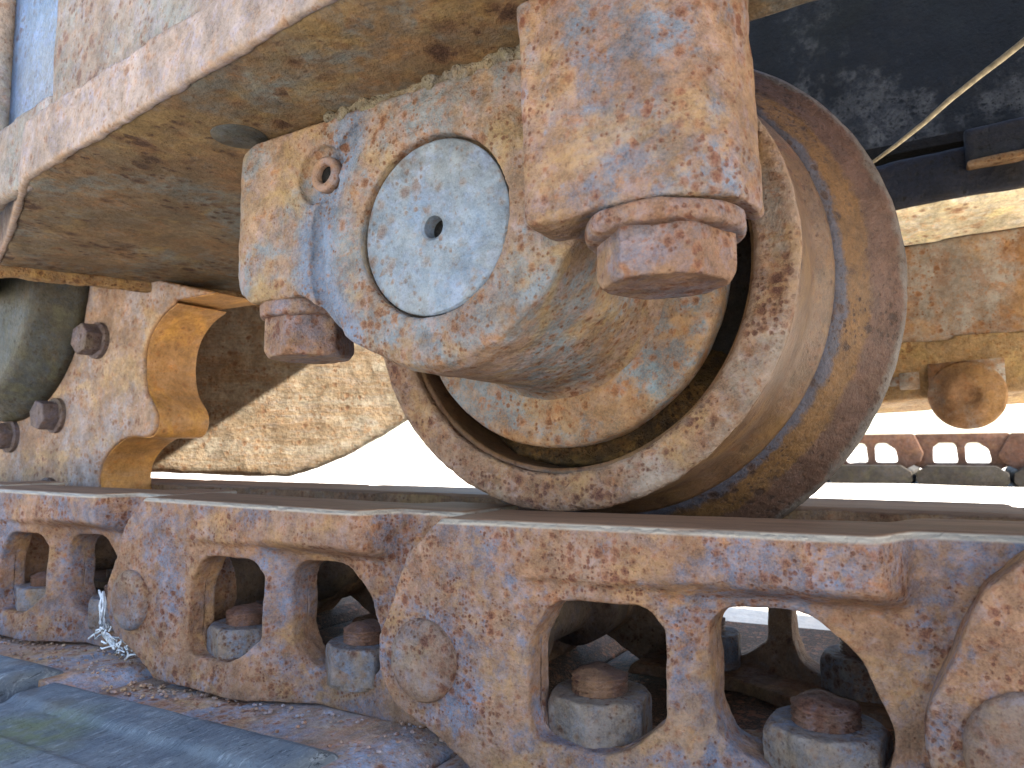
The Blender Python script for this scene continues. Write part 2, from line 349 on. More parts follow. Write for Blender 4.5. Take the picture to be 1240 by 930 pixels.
def pit(me, amp, rs=.12, amp2=0.):
    me.update()
    ns = [v.normal.copy() for v in me.vertices]
    for v, n in zip(me.vertices, ns):
        c = v.co
        d = noise.noise(c*rs)*amp
        d += noise.noise(c*rs*3.1)*amp*.45
        if amp2: d += min(0., noise.noise(c*.33)+.12)*amp2
        v.co = c+n*d
    return me

def put(name, me, mat, parent=None, origin=None, smooth=True, ang=None):
    """link a mesh as an object; world-space mm vertices are moved relative to the parent (or origin)"""
    base = Vector((0, 0, 0))
    if origin is not None: base = Vector(origin)
    elif parent is not None: base = parent['_o'] if False else ORI.get(parent.name, Vector((0, 0, 0)))
    me.transform(Matrix.Translation(-base)); me.transform(Matrix.Scale(S, 4))
    if smooth:
        me.polygons.foreach_set('use_smooth', [True]*len(me.polygons))
        if ang: me.set_sharp_from_angle(angle=rad(ang))
    me.materials.clear(); me.materials.append(M[mat] if isinstance(mat, str) else mat); me.name = name
    o = bpy.data.objects.new(name, me); COL.objects.link(o)
    if parent is not None:
        o.parent = parent; ORI[o.name] = base
        # a child of a mesh part sits in the same frame
    else:
        o.location = base*S; ORI[o.name] = base
    return o
ORI = {}

def thing(name, loc, label, cat, group=None):
    o = bpy.data.objects.new(name, None); COL.objects.link(o); o.empty_display_size = .02
    o.location = Vector(loc)*S; ORI[o.name] = Vector(loc)
    tag(o, label, cat, group); return o
def tag(o, label, cat, group=None, kind=None):
    if label: o['label'] = label
    if cat: o['category'] = cat
    if group: o['group'] = group
    if kind: o['kind'] = kind
    return o
def copy_tree(o, parent=None):
    c = o.copy(); COL.objects.link(c)
    if parent is not None: c.parent = parent
    for ch in list(o.children): copy_tree(ch, c)
    return c

def hex_prism(r, h0, h1, c=(0, 0), rot=0., axis='Z'):
    return extrude(circ(c[0], c[1], r, 6, rot, rot+2*PI), h0, h1, bev=.6, axis=axis, res=1)

def sstep(a, b, x):
    t = max(0., min(1., (x-a)/(b-a))); return t*t*(3-2*t)

# ------------------------------------------------------------------ track link (local: pin axis at origin, u=X, depth=Y, v=Z)
def link_meshes(mirror=False):
    out = [(-24, 5), (-23.5, -8), (-15, -18.5), (4, -27), (23, -37.5), (182, -37.5), (196, -25), (222, -14), (224, 6), (214, 22), (204, 40), (203, 55),
           (14, 55), (5, 52.5), (-8, 40.5), (-14, 28), (-19, 16)]
    out = rounded(out, [8, 10, 8, 6, 5, 6, 8, 14, 14, 10, 4, 4, 8, 8, 10, 8, 8])
    w1 = rounded([(48, -22), (45, -12), (46, 12), (55, 27.5), (90, 28), (95, 20), (95, -9), (84, -18), (76, -22)], [6, 5, 14, 14, 10, 8, 5, 8, 6])
    w2 = rounded([(126, -22), (112, -16), (108, -4), (108, 22), (113, 28), (138, 28.5), (153, 16), (161, -6), (159, -16), (150, -22)], [8, 8, 8, 10, 8, 18, 16, 12, 6, 6])
    plate = extrude(out, 0, 19, holes=(w1, w2))
    head = extrude(rounded([(6, 41), (6, 55), (204.5, 55), (204.5, 41)], [3, 5, 2, 3]), 0, 44)
    foot = extrude(rounded([(26, -37.5), (184, -37.5), (184, -25), (30, -25)], [3, 3, 4, 4]), 2, 46)
    b1 = lathe([(0, .01), (0, 24), (22, 24), (22, .01)], 'Y', (0, 0, 0), 48, False)
    b2 = lathe([(0, .01), (0, 24), (30, 24), (30, .01)], 'Y', (200, 0, 0), 48, False)
    # rib down between the windows, proud
    rib = extrude([(98, 40), (106, 40), (107, -24), (95, -24)], -1, 12)
    if mirror:
        w1 = [(x, z if z > -5 else z-7) for x, z in w1]; w2 = [(x, z if z > -5 else z-7) for x, z in w2]
        plate = extrude(out, 0, 19, holes=(w1, w2)); foot = extrude(rounded([(26, -37.5), (184, -37.5), (184, -31), (30, -31)], [3, 3, 3, 3]), 2, 46)
        head = extrude(rounded([(2, 41), (2, 55), (205.5, 55), (205.5, 41)], [1, 1, 1, 1]), 20, 62)
    def deform(c):
        u, y, v = c
        lo = sstep(78, 128, u)*19
        hi = 0 if mirror else sstep(160, 170, u)*19
        k = sstep(30, 39, v)
        y2 = y+lo*(1-k)+hi*k
        if y2 > 62: y2 = 62
        # soften: the face dips a little round the first window
        d = math.hypot((u-72)/34, (v-6)/30)
        if y < 10: y2 += 3.2*math.exp(-((d-.9)*2.6)**2)*(1 if v < 34 else 0)
        return Vector((u, y2, v))
    me = cast([plate, head, foot, b1, b2, rib], 1.15, 5, deform=deform)
    top = {v.index for v in me.vertices if v.co.z > 52}; keep = {i: me.vertices[i].co.z for i in top}
    pit(me, .55, .07, .5)
    for i in top: me.vertices[i].co.z = min(me.vertices[i].co.z*.2+keep[i]*.8, 55)
    if mirror:
        for v in me.vertices: v.co.y = -v.co.y
        me.flip_normals()
    return me

def nut_mesh():
    n = hex_prism(20, 0, 16.5, rot=.2)
    ch = disc_solid([(0, 20.5), (2.0, 20.5), (14.2, 18.2), (16.6, 15.2)], 'Z', n=48)
    # hexagon cut by a cone: scale the top corners inwards
    me = cast([n], .7, 0)
    for v in me.vertices:
        r = math.hypot(v.co.x, v.co.y); lim = 19.9-(max(0, v.co.z-13.5))*.9
        if r > lim: v.co.x *= lim/r; v.co.y *= lim/r
    w = disc_solid([(-1.5, 17.6), (.8, 17.6), (1.4, 16)], 'Z', n=48)
    return pit(cast([me, w], .7, 0), .3, .15)
def stud_mesh():
    pr = [(13, 10.3)]
    z = 15.
    while z < 21.: pr += [(z, 10.6), (z+.9, 9.2), (z+1.8, 10.6)]; z += 1.8
    pr += [(22.6, 9.4), (23.6, 8.0), (24.3, 4), (24.4, 1.5)]
    me = disc_solid(pr, 'Z', n=48)
    for v in me.vertices: v.co.z += noise.noise(v.co*.14+Vector((3, 1, 2)))*1.3*(1 if v.co.z > 19.5 else .3)
    return me

NEARY = 227.
def build_link(mirror, mat):
    sg = -1 if mirror else 1
    t = thing('track_link', (0, 0, 0), 'x', 'track link')
    body = put('link_body', link_meshes(mirror), mat, t)
    pin = disc_solid([(6, 15.6), (-1.6, 15.6), (-3.0, 14.4), (-3.8, 11.5), (-3.9, 5), (-3.4, 2.6), (-2.6, 1.6)], 'Y', n=64)
    pin = pit(pin, .5, .15)
    if mirror:
        for v in pin.vertices: v.co.y *= -1
        pin.flip_normals()
    put('pin', pin, 'pin', t)
    if not mirror:
        bush = lathe([(30, 23), (30, 11), (150, 11), (150, 23), (125, 23), (122, 14.5), (66, 14.5), (64, 23)], 'Y', (0, 0, 0), 48)
        put('bushing', bush, 'bush', t)
    for u, rz in ((63, .5), (140, 1.25)):
        nm = nut_mesh(); 
        nm.transform(Matrix.Rotation(rz, 4, 'Z')); nm.transform(Matrix.Translation((u, sg*(25 if u < 100 else 31), -25-6*mirror)))
        n = put('hex_nut', nm, 'nut', t)
        sm = stud_mesh(); sm.transform(Matrix.Translation((u, sg*(25 if u < 100 else 31), -25-6*mirror)))
        put('bolt_end', sm, 'stud', n)
    return t

near = build_link(False, 'link')
far = build_link(True, 'link_far')
near_spots = [(-781, -79, 0, 'track link at far left, only its end showing behind the sprocket side'),
              (-581, -80, 0, 'rusty track link at the left edge under the scalloped sprocket, one nut showing'),
              (-380.5, -80, -.35, 'near-rail track link left of the large front one, white cord beside it'),
              (-181.4, -82, .75, 'large rusty track link in front directly under the roller, both windows open'),
              (12, -77.5, .3, 'track link at the right edge, only its big rounded pin boss in frame')]
G1 = 'rusty links of the near rail of the track chain'
for i, (x, z, a, lab) in enumerate(near_spots):
    o = near if i == 0 else copy_tree(near)
    o.location = (x*S, NEARY*S, z*S); o.rotation_euler = (0, -rad(a), 0)
    tag(o, lab, 'track link', G1)
FARY = 412.
far_spots = [(-781, 'inner-rail track link farthest left behind the near rail'), (-581, 'inner-rail track link behind the near link under the sprocket'),
             (-381, 'inner-rail track link behind the gap left of the roller'), (-181, 'inner-rail track link seen through the windows of the large near link'),
             (19, 'inner-rail track link at the right, blue-shining rail behind the near rail'), (219, 'inner-rail track link beyond the right edge of the frame')]
for i, (x, lab) in enumerate(far_spots[:5]):
    o = far if i == 0 else copy_tree(far)
    o.location = ((x-2)*S, FARY*S, -82*S)
    tag(o, lab, 'track link', 'rusty links of the inner rail of the track chain')

# ------------------------------------------------------------------ track shoes
def grid_plate_(me):
    def s(o):
        m = o.modifiers.new('r', 'REMESH'); m.mode = 'VOXEL'; m.voxel_size = 2.2
        m = o.modifiers.new('s', 'SMOOTH'); m.iterations = 2
    return pit(apply_mods(me, s), 2.5, .05)
def build_shoe():
    t = thing('track_shoe', (0, 0, 0), 'x', 'track shoe')
    # plate profile in X (overlapping lips), extruded along Y
    prof = [(x+21, z+(x-97)*.03) for x, z in [(-4, -8), (-2, -1.5), (6, 0), (180, 0), (190, -3), (197, -8), (197, -16), (176, -12), (120, -10), (118, -34), (108, -34), (106, -10), (6, -10)]]
    pl = extrude(rounded(prof, [2, 3, 4, 4, 4, 3, 2, 3, 2, 2, 2, 2, 3], 3), 196, 520, axis='Y', bev=.8)
    pl2 = extrude(rounded([(x, z-10) for x, z in prof], 3), 60, 197, axis='Y')
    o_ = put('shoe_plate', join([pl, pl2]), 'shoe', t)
    # outer pad: stepped top, chamfered inner edge (profile Y,Z along X)
    pp = [(-60, -14), (-60, 1), (60, 2.5), (118, 3), (121, 5.2), (150, 5.6), (153, 3.8), (176, 4.2), (180, 6.6), (198, 7), (209, 1), (213, -6), (213, -14)]
    pad = extrude(rounded(pp, [1, 2, 0, .6, .8, .8, .6, .8, 1, 2.5, 2, 1, 1], 2), 3, 194, axis='X', bev=2.2)
    for v in pad.vertices: v.co.z += (v.co.x-130)*.035
    def sub(o):
        m = o.modifiers.new('r', 'REMESH'); m.mode = 'VOXEL'; m.voxel_size = 1.5
        m = o.modifiers.new('s', 'SMOOTH'); m.iterations = 2
    pad = apply_mods(pad, sub); pit(pad, .35, .05, .5)
    put('pad', pad, 'pad', t)
    return t
shoe = build_shoe()
shoe_lab = [(-802, 'rusty track shoe under the chain at the far left'), (-602, 'blue-grey scuffed track shoe pad at the left edge, beyond the dark gap'),
            (-401, 'large blue-grey track shoe pad with green algae patch at lower left'), (-200, 'track shoe at the bottom middle, only its blue corner showing'),
            (1, 'track shoe under the right-hand end of the chain')]
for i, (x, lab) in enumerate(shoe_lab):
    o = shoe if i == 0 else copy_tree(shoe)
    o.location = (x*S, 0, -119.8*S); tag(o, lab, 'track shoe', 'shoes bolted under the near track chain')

# ------------------------------------------------------------------ roller
CX, CZ = -144.8, 73.2
roller = thing('track_roller', (CX, 266, CZ-100), 'big rusty flanged track roller standing on the chain rail', 'track roller')
def rl(profile, n=240, amp=.35, rs=.06, a2=.0):
    # subdivide profile
    P = []
    for i in range(len(profile)):
        a, b = profile[i], profile[(i+1) % len(profile)]
        m = max(1, int(math.hypot(a[0]-b[0], a[1]-b[1])/1.8))
        for k in range(m): P.append((a[0]+(b[0]-a[0])*k/m, a[1]+(b[1]-a[1])*k/m))
    me = lathe(P, 'Y', (CX, 0, CZ), n)
    return pit(me, amp, rs, a2)
rim = rl([(267.2, 84), (266, 86), (266, 97), (267.3, 99.5), (270, 100), (271.5, 99.6), (271.5, 84)], 320, .55, .10, .9)
put('rim_face', rim, 'rim', roller)
tread = rl([(271.4, 82), (271.4, 99.5), (290, 99.0), (301, 98.4), (306, 99.2), (311, 101.8), (316, 104.8), (317, 82)], 240, .25, .05)
put('tread', tread, 'tread', roller)
fl = rl([(316.5, 90), (316.5, 104.5), (319, 107), (330, 114.5), (340, 123), (344, 127.5), (347, 129.2), (348.3, 127), (349, 118), (349, 90)], 240, .5, .06, .4)
put('flange', fl, 'flange', roller)
far_half = rl([(349.5, 60), (349.5, 98.5), (352, 99.2), (400, 99.4), (402, 97), (402, 60)], 160, .3, .05)
put('inner_half', far_half, 'tread', roller)
bore = rl([(272, 83), (272, 84.3), (316, 84.3), (316, 60), (303, 60), (302, 74), (300, 83)], 160, .3, .1)
put('bore', bore, 'bore', roller)
dirt = rl([(291, 60), (289, 76), (286, 80), (291, 83.9), (303, 83.9), (303, 60)], 200, 2.2, .12)
for v in dirt.vertices:
    a = (math.degrees(math.atan2(v.co.z-CZ, v.co.x-CX))+360) % 360
    v.co.y += 16*(1-sstep(222, 250, a)*(1-sstep(318, 338, a)))
put('packed_dirt', dirt, 'dirt', roller)

# ------------------------------------------------------------------ roller bracket
br = thing('roller_bracket', (CX, 200, 122), 'rusty cast roller bracket with a round shaft cap bolted under the beam', 'roller bracket')
body_o = [(-241.5, 119), (-240, 63), (-236.5, 57), (-206, 57), (-199, 53), (-190, 44), (-178, 36), (-160, 28.5), (-144, 26), (-120, 32), (-102, 46), (-92, 60), (-80, 72), (-80, 122), (-236, 122)]
body_o = rounded(body_o, [3, 8, 6, 5, 5, 8, 10, 8, 6, 6, 10, 5, 5, 3, 6])
bd = extrude(body_o, 183, 236)
boss = disc_solid([(182, 20), (182, 43), (184, 46.5), (188, 48.5), (215, 48.5), (240, 48.8), (256, 49.5), (264, 51.5), (270, 56)], 'Y', (CX, 0, CZ), 96)
ear = extrude(rounded([(-244, 120), (-244, 60), (-200, 58), (-196, 120)], 8), 184, 226)
cut_cap = disc_solid([(170, 30.7), (189.5, 30.7)], 'Y', (CX, 0, CZ), 96)
cut_plug = disc_solid([(175, 12), (187, 11)], 'Y', (-197.5, 0, 101.5), 48)
groove = lathe([(178, 55.5), (184.8, 55), (184.8, 49.5), (178, 49)], 'Y', (CX, 0, CZ), 96)
# the shallow valley between ear and boss (an arc only)
gv = extrude([(CX+r*math.cos(a), CZ+r*math.sin(a)) for r, a in
              [(57, rad(d)) for d in range(128, 222, 4)]+[(50.5, rad(d)) for d in range(220, 126, -4)]], 178, 186.3)
cast_me = cast([bd, boss, ear], 1.0, 6, cut=[cut_cap, cut_plug, gv], rough=.5, rs=.07, rough2=.35)
put('casting', cast_me, 'bracket', br)
cap = disc_solid([(190, 29.6), (184.6, 29.6), (183.9, 28.8), (183.7, 20), (183.6, 4.8), (184.4, 3.9), (192, 3.6)], 'Y', (CX+.3, 0, CZ-.3), 96)
put('shaft_cap', pit(cap, .12, .1), 'cap', br, ang=40)
capo = [o for o in br.children if o.name.startswith('shaft_cap')][0]
put('centre_hole', disc_solid([(190.5, 5.2), (189.5, 5.2)], 'Y', (CX+.3, 0, CZ-.3), 24), 'dark', capo, origin=ORI[br.name])
ring = lathe([(187, 6.8), (183.4, 6.6), (182.6, 5.6), (182.8, 4.0), (184, 3.4), (187, 3.4)], 'Y', (-195, 0, 101.3), 48)
put('plug_ring', pit(ring, .25, .2), 'boltrust', br)
put('plug_hole', disc_solid([(186.2, 3.5), (185.6, 3.5)], 'Y', (-195, 0, 101.3), 24), 'dark', br)
collar = rl([(266, 30), (266, 70), (266.8, 72.3), (269, 73.4), (277, 73.4), (280, 72), (280, 30)], 240, .4, .06, .3)
put('collar', collar, 'collar', br)
# clamp block (column) with its bolt boss
bl_out = rounded([(-99.5, 165.5), (-78, 164.2), (-60, 165.5), (-49, 169.5), (-42.5, 177), (-40, 187), (-41, 197), (-99.5, 199)], [3.5, 10, 10, 8, 8, 6, 3, 3])
blk = extrude(bl_out, 60, 330, axis='Z')
cutb = disc_solid([(50, 24.5), (61.5, 23.5)], 'Z', (-65.5, 184.5, 0), 48)
def bdef(c):
    x, y, z = c
    t = (z-60)/65
    return Vector((x-(0.045*(z-60) if z > 60 else 0)*(1 if x > -70 else .7), y, z))
blk = cast([blk], 1.3, 7, cut=[cutb], deform=bdef, rough=.7, rs=.06, rough2=.5)
put('clamp_block', blk, 'block', br)

def bolt(parent, cx, cy, ztop, rw, rh, th_w, th_h, rot, mat='boltrust', nm='hex_bolt'):
    w = disc_solid([(ztop, rw-1), (ztop-.8, rw), (ztop-th_w+.8, rw), (ztop-th_w, rw-1)], 'Z', (cx, cy, 0), 64)
    h = hex_prism(rh, ztop-th_w-th_h, ztop-th_w+2, c=(cx, cy), rot=rot)
    hm = cast([h], .6, 0)
    zb = ztop-th_w-th_h
    for v in hm.vertices:
        x, y = v.co.x-cx, v.co.y-cy; r = math.hypot(x, y); lim = rh*.99-max(0, (zb+3.0-v.co.z))*.7
        if r > lim: v.co.x = cx+x*lim/r; v.co.y = cy+y*lim/r
    hm = cast([hm], .6, 1, rough=.35, rs=.12, rough2=.4)
    o = put(nm, hm, mat, parent)
    wm = cast([w], .9, 2, rough=.6, rs=.1)
    put('washer', wm, mat, o, origin=ORI[parent.name])
    return o
bolt(br, -65.5, 184.5, 61, 21.6, 18.8, 5.5, 12.5, rad(14))
bolt(br, -222, 203, 58, 19.5, 17.8, 6.5, 15.5, rad(50))

# ------------------------------------------------------------------ track frame beam
tf = thing('side_beam', (-300, 250, 124), 'pale rusted track frame beam with speckled brown underside across the top left', 'track frame')
PATH = [(900, 104), (-146, 135), (-358, 156), (-470, 197), (-545, 222), (-760, 300)]
def offs(path, d): return [(x+(0 if x > -400 else d*.35), y+d) for x, y in path]
bott = PATH[:-1]+[(-482, 372), (-465, 420), (-112, 420), (-112, 232), (-60, 209), (900, 209)]
def grid_plate(me, v):
    def s(o):
        m = o.modifiers.new('r', 'REMESH'); m.mode = 'VOXEL'; m.voxel_size = v
        m = o.modifiers.new('s', 'SMOOTH'); m.iterations = 4
    return apply_mods(me, s)
bp = grid_plate(extrude(bott, 124, 138, axis='Z'), 2.6); pit(bp, 1.1, .03, 0)
put('bottom_plate', bp, 'under', tf)
# front band with a tapering top edge
def band(path, z0, ztop, y0, y1, xmin=-1e9, xmax=1e9):
    V = []; F = []; pts = []
    for i in range(len(path)-1):
        (x0, ya), (x1, yb) = path[i], path[i+1]
        m = max(2, int(abs(x1-x0)/8))
        for k in range(m+(i == len(path)-2)):
            s_ = k/m; x = x0+(x1-x0)*s_
            if xmin <= x <= xmax: pts.append((x, ya+(yb-ya)*s_))
    for x, y in pts:
        zt = ztop(x) if callable(ztop) else ztop; zb = z0(x) if callable(z0) else z0
        V += [(x, y+y0, zb), (x, y+y0, zt), (x, y+y1, zt), (x, y+y1, zb)]
    n = len(pts)
    for i in range(n-1):
        for k in range(4):
            a = i*4+k; b = i*4+(k+1) % 4; F.append((a, b, b+4, a+4))
    F += [(0, 1, 2, 3), tuple(4*(n-1)+k for k in (3, 2, 1, 0))]
    return fix(mesh_from(V, F))
ztop = lambda x: 146+max(0, (-190-x))*.035
WPATH = [(900, 104), (-146, 135), (-358, 156), (-760, 195)]
bm_ = grid_plate(band(PATH, 123.2, ztop, -2.2, 1.6), 1.25); pit(bm_, .7, .05, .5)
put('front_flange', bm_, 'band', tf)
wz = lambda x: ztop(x)-9
w1 = grid_plate(band(WPATH, wz, 430, 1.5, 11, xmin=-348), 3.2); put('side_plate', pit(w1, .6, .04), 'side', tf)
w2 = grid_plate(band(WPATH, lambda x: 123.5, 430, 1.5, 11, xmax=-410), 3.2); put('side_plate', pit(w2, .6, .04), 'side', tf)
w3_ = grid_plate(band(WPATH, lambda x: wz(x) if x > -362 else 123.5, 162, 1.5, 9, xmin=-430, xmax=-335), 2.5); put('slot_sill', pit(w3_, .6, .04), 'side', tf)
sl = band(WPATH, wz, 430, 9, 16, xmin=-420, xmax=-334); put('slot_panel', sl, 'blue', tf)
lip = grid_plate(extrude([(-542, 222), (-479, 368), (-462, 420), (-470, 421), (-487, 372), (-550, 224)], 116.5, 125, axis='Z'), 1.6)
put('edge_lip', pit(lip, 1.2, .09, .8), 'lip', tf)
put('shade_caster', extrude([(-545, 240), (-300, 150), (900, 112), (900, 420), (-236, 420), (-236, 640), (-545, 640)], 330, 342, axis='Z'), 'dark', tf, smooth=False)  # unseen slab, added to block sun and cast the diagonal shadow on the leg
# crumbly bead of old paint between bracket and beam
V = []
bd_m = []
for k in range(46):
    x = -193+k*(93/45); r = 2.6+1.6*random.random()
    bd_m.append(disc_solid([(-r, .01), (-r*.7, r*.7), (0, r), (r*.7, r*.7), (r, .01)], 'Z', (x, 186+random.uniform(-2, 3), 123.2+random.uniform(-1.2, .6)), 10))
put('paint_bead', cast(bd_m, .9, 1, rough=1.2, rs=.3), 'caulk', tf)
hole = disc_solid([(124.6, 11), (123.0, 10.6)], 'Z', (-237, 178, 0), 32)
put('drain_hole', hole, 'drum', tf)

# ------------------------------------------------------------------ sprocket
import numpy as np
yaw, pitch, roll, FPX = rad(31.78), rad(5.06), rad(-.26), 872.4
fw = np.array([-math.sin(yaw)*math.cos(pitch), math.cos(yaw)*math.cos(pitch), math.sin(pitch)])
r_ = np.array([math.cos(yaw), math.sin(yaw), 0.]); u_ = np.cross(r_, fw)
R_, U_ = r_*math.cos(roll)+u_*math.sin(roll), -r_*math.sin(roll)+u_*math.cos(roll)
def un(x, y, Y):
    d = (x-620)*R_-(y-465)*U_+FPX*fw; k = Y/d[1]; return (d[0]*k, d[2]*k)
SC = (-708., 143.)
sp = thing('drive_sprocket', (-708, 328, -80), 'scalloped drive sprocket with orange worn tooth faces at left', 'sprocket')
front = [(264, 354), (242, 356), (216, 365), (197, 378), (181, 401), (174, 425), (173, 449), (176, 477), (188, 495), (191, 501), (189, 520), (181, 533), (170, 530), (163, 528), (148, 531), (133, 543), (120, 561), (117, 585), (122, 612)]
vis = [un(x, y, 307) for x, y in front]
a_end = math.atan2(vis[-1][1]-SC[1], vis[-1][0]-SC[0]); a_st = math.atan2(vis[0][1]-SC[1], vis[0][0]-SC[0])
ringp = list(vis)
a = a_end-.05
while a > a_st-2*PI+.05:
    ph = ((a_st-a) % (2*PI/13))/(2*PI/13)
    ringp.append((SC[0]+(207+24*abs(math.cos(PI*ph))**1.5)*math.cos(a), SC[1]+(207+24*abs(math.cos(PI*ph))**1.5)*math.sin(a)))
    a -= .06
ztop_s = vis[0][1]
ringp = [(min(x, -512.) if z > ztop_s+.5 else x, z) for x, z in ringp]
def densify(P, d=4):
    o = []
    for i in range(len(P)):
        p, q = Vector(P[i]), Vector(P[(i+1) % len(P)]); m = max(1, int((p-q).length/d))
        for k in range(m): o.append(tuple(p.lerp(q, k/m)))
    return o
def smooth_poly(P, it=3):
    for _ in range(it): P = [((P[i-1][0]+2*P[i][0]+P[(i+1) % len(P)][0])/4, (P[i-1][1]+2*P[i][1]+P[(i+1) % len(P)][1])/4) for i in range(len(P))]
    return P
ringp = smooth_poly(densify(ringp), 3)
spm = extrude(ringp, 310, 350.5, bev=.6)
put('toothed_ring', spm, 'tooth', sp, ang=40)
inner = [(SC[0]+(x-SC[0])*.975-1.0, SC[1]+(z-SC[1])*.975) for x, z in ringp]
face = grid_plate(extrude(ringp, 307, 311, bev=1.5), 2.0)
put('face_plate', pit(face, .5, .06), 'sprocket', sp)
drum = disc_solid([(309, 119), (300, 118), (296, 113), (280, 104), (276, 97), (277, 84)], 'Y', (SC[0], 0, SC[1]), 96)
put('hub_drum', pit(drum, .8, .03), 'drum', sp)
for k in range(-2, 2):
    pass
def ybolt(parent, cx, cz, y, rw, rh, h, rot):
    m = extrude(circ(cx, cz, rh, 6, rot, rot+2*PI), y-h, y, bev=1.2, axis='Y')
    o = put('hex_bolt', m, 'boltdark', parent, ang=35)
    w = disc_solid([(y+1, rw), (y-3.2, rw), (y-4, rw-1)], 'Y', (cx, 0, cz), 48)
    put('washer', w, 'boltdark', o, origin=ORI[parent.name], ang=40)
for (px, py, rot) in ((114, 412, .3), (63, 503, .8), (8, 528, .1)):
    x, z = un(px, py, 303)
    ybolt(sp, x, z, 307, 14.4, 12.3, 16, rot)
x, z = un(60, 590, 307)
ybolt(sp, x, z-6, 307, 14, 12, 11, .4)

# ------------------------------------------------------------------ machine parts behind
leg = thing('undercarriage_leg', (-700, 600, -30), 'flaking yellow-brown undercarriage plate curving up behind the left side of the roller', 'frame plate')
def un_plane(x, y, p0, n):
    d = (x-620)*R_-(y-465)*U_+FPX*fw; k = np.dot(p0, n)/np.dot(d, n); return d*k
nl = np.array([.5, -.866, 0.]); pl0 = np.array([-640., 470., 0.]); tl = np.array([.866, .5, 0.])
lp = [un_plane(x, y, pl0, nl) for x, y in [(190, 572), (230, 574), (300, 577), (345, 578), (385, 566), (425, 548), (460, 527), (490, 508), (560, 470)]]
lp = [(float(np.dot(p-pl0, tl)), float(p[2])) for p in lp]
lp += [(lp[-1][0]+40, 230), (-190, 230), (-190, lp[0][1])]
lm = grid_plate(extrude(lp, 0, 22), 4.0); pit(lm, 1.2, .03)
for v in lm.vertices:
    q = pl0+tl*v.co.x-nl*v.co.y; v.co = (q[0], q[1], v.co.z)
put('plate', lm, 'leg', leg)
rb = thing('rear_beam', (0, 560, 150), 'dark blue-black beam with a cream-painted underside behind the roller at right', 'beam')
rbl = [(-420, 140), (420, 162)]
def slab(x0, x1, y0, y1, z0, z1, dz=0, v=3.):
    me = box(x0, x1, y0, y1, z0, z1)
    for p in me.vertices: p.co.z += dz*p.co.x
    me = grid_plate(me, v); return pit(me, .7, .04)
put('dark_web', slab(-150, 300, 545, 556, 163, 196, .03), 'navy', rb)
# cream underside: a flange tilted towards the ground in front
V = [(-150, 551, 163-4.5), (300, 551, 163+9), (300, 608, 150+9), (-150, 608, 150-4.5), (-150, 551, 169-4.5), (300, 551, 169+9), (300, 608, 158+9), (-150, 608, 158-4.5)]
cr = fix(mesh_from(V, [(0, 1, 2, 3), (4, 5, 6, 7), (0, 1, 5, 4), (1, 2, 6, 5), (2, 3, 7, 6), (3, 0, 4, 7)]))
put('flange_underside', pit(grid_plate(cr, 2.5), .6, .05), 'cream', rb)
put('cleat', slab(12, 200, 538, 546, 180, 204, .03, 1.6), 'navy', rb)
put('cleat_rib', slab(12, 200, 534, 546, 178, 182, .03, 1.6), 'lip', rb)
ch = thing('chassis_body', (-60, 760, 200), 'chassis underside coloured shade-black in the dark upper right corner', 'chassis')
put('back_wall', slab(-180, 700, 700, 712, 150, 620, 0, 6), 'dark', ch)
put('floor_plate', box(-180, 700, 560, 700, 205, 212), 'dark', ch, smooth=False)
put('light_seal_plate', box(360, 900, 420, 712, 600, 612), 'dark', ch, smooth=False)  # unseen slab, added only to keep light out from above
hs = thing('gear_housing', (0, 640, 30), 'orange-brown housing with chipped grey paint and a round lug below, behind the roller', 'housing')
hp = [(606, 152), (612, 82), (640, 40), (720, 32), (760, 150)]
hm = grid_plate(extrude(rounded(hp, [4, 10, 8, 8, 4]), -150, 330, axis='X'), 3.0)
for p in hm.vertices: p.co.z += .05*p.co.x
put('housing_shell', pit(hm, .8, .03), 'house', hs)
sm_ = extrude(rounded([(610.2, 82), (638.5, 37.5), (720, 30), (640, 60)], [1, 6, 2, 2]), -148, 328, axis='X')
for p in sm_.vertices: p.co.z += .05*p.co.x
put('lower_band', pit(grid_plate(sm_, 2.5), .5, .06), 'stipple', hs)
lx, lz = un(1171, 478, 622)
lug = disc_solid([(640, 25), (622, 25), (620, 23), (620, 17), (617.5, 16), (617, 8), (618, 7)], 'Y', (lx, 0, lz), 64)
put('lug', pit(lug, .5, .06), 'house', hs)
put('lug_web', extrude([(lx-24, lz), (lx+24, lz), (lx+24, lz+40), (lx-24, lz+40)], 623, 639), 'house', hs)
rod = disc_solid([(-70, 5), (-14, 5), (-13, 8), (0, 8)], 'X', (lx-30, 632, lz+14), 24)
put('side_rod', rod, 'house', hs)

# ------------------------------------------------------------------ the other track, two metres off
FY = 2080.
def far_link():
    t = thing('far_track_link', (0, 0, 0), 'x', 'track link')
    out = rounded([(-22, 0), (-14, -18), (20, -36), (180, -36), (214, -18), (222, 4), (203, 53), (6, 53)], 9)
    w1_ = rounded([(42, -22), (44, 20), (56, 30), (92, 30), (96, -22)], 12)
    w2_ = rounded([(112, -22), (112, 30), (140, 30), (160, 12), (166, -22)], 13)
    put('link_body', extrude(out, 0, 26, holes=(w1_, w2_), bev=2.5), 'farlink', t, ang=40)
    return t
def far_shoe():
    t = thing('far_track_shoe', (0, 0, 0), 'x', 'track shoe')
    prof = rounded([(4, -16), (26, 0), (168, 0), (192, -16), (194, -38), (172, -62), (24, -62), (2, -38)], [5, 8, 8, 5, 6, 10, 10, 6])
    put('shoe_plate', extrude(prof, -40, 400, bev=2), 'farshoe', t, ang=40)
    return t
fl_, fs_ = far_link(), far_shoe()
ztr = 32
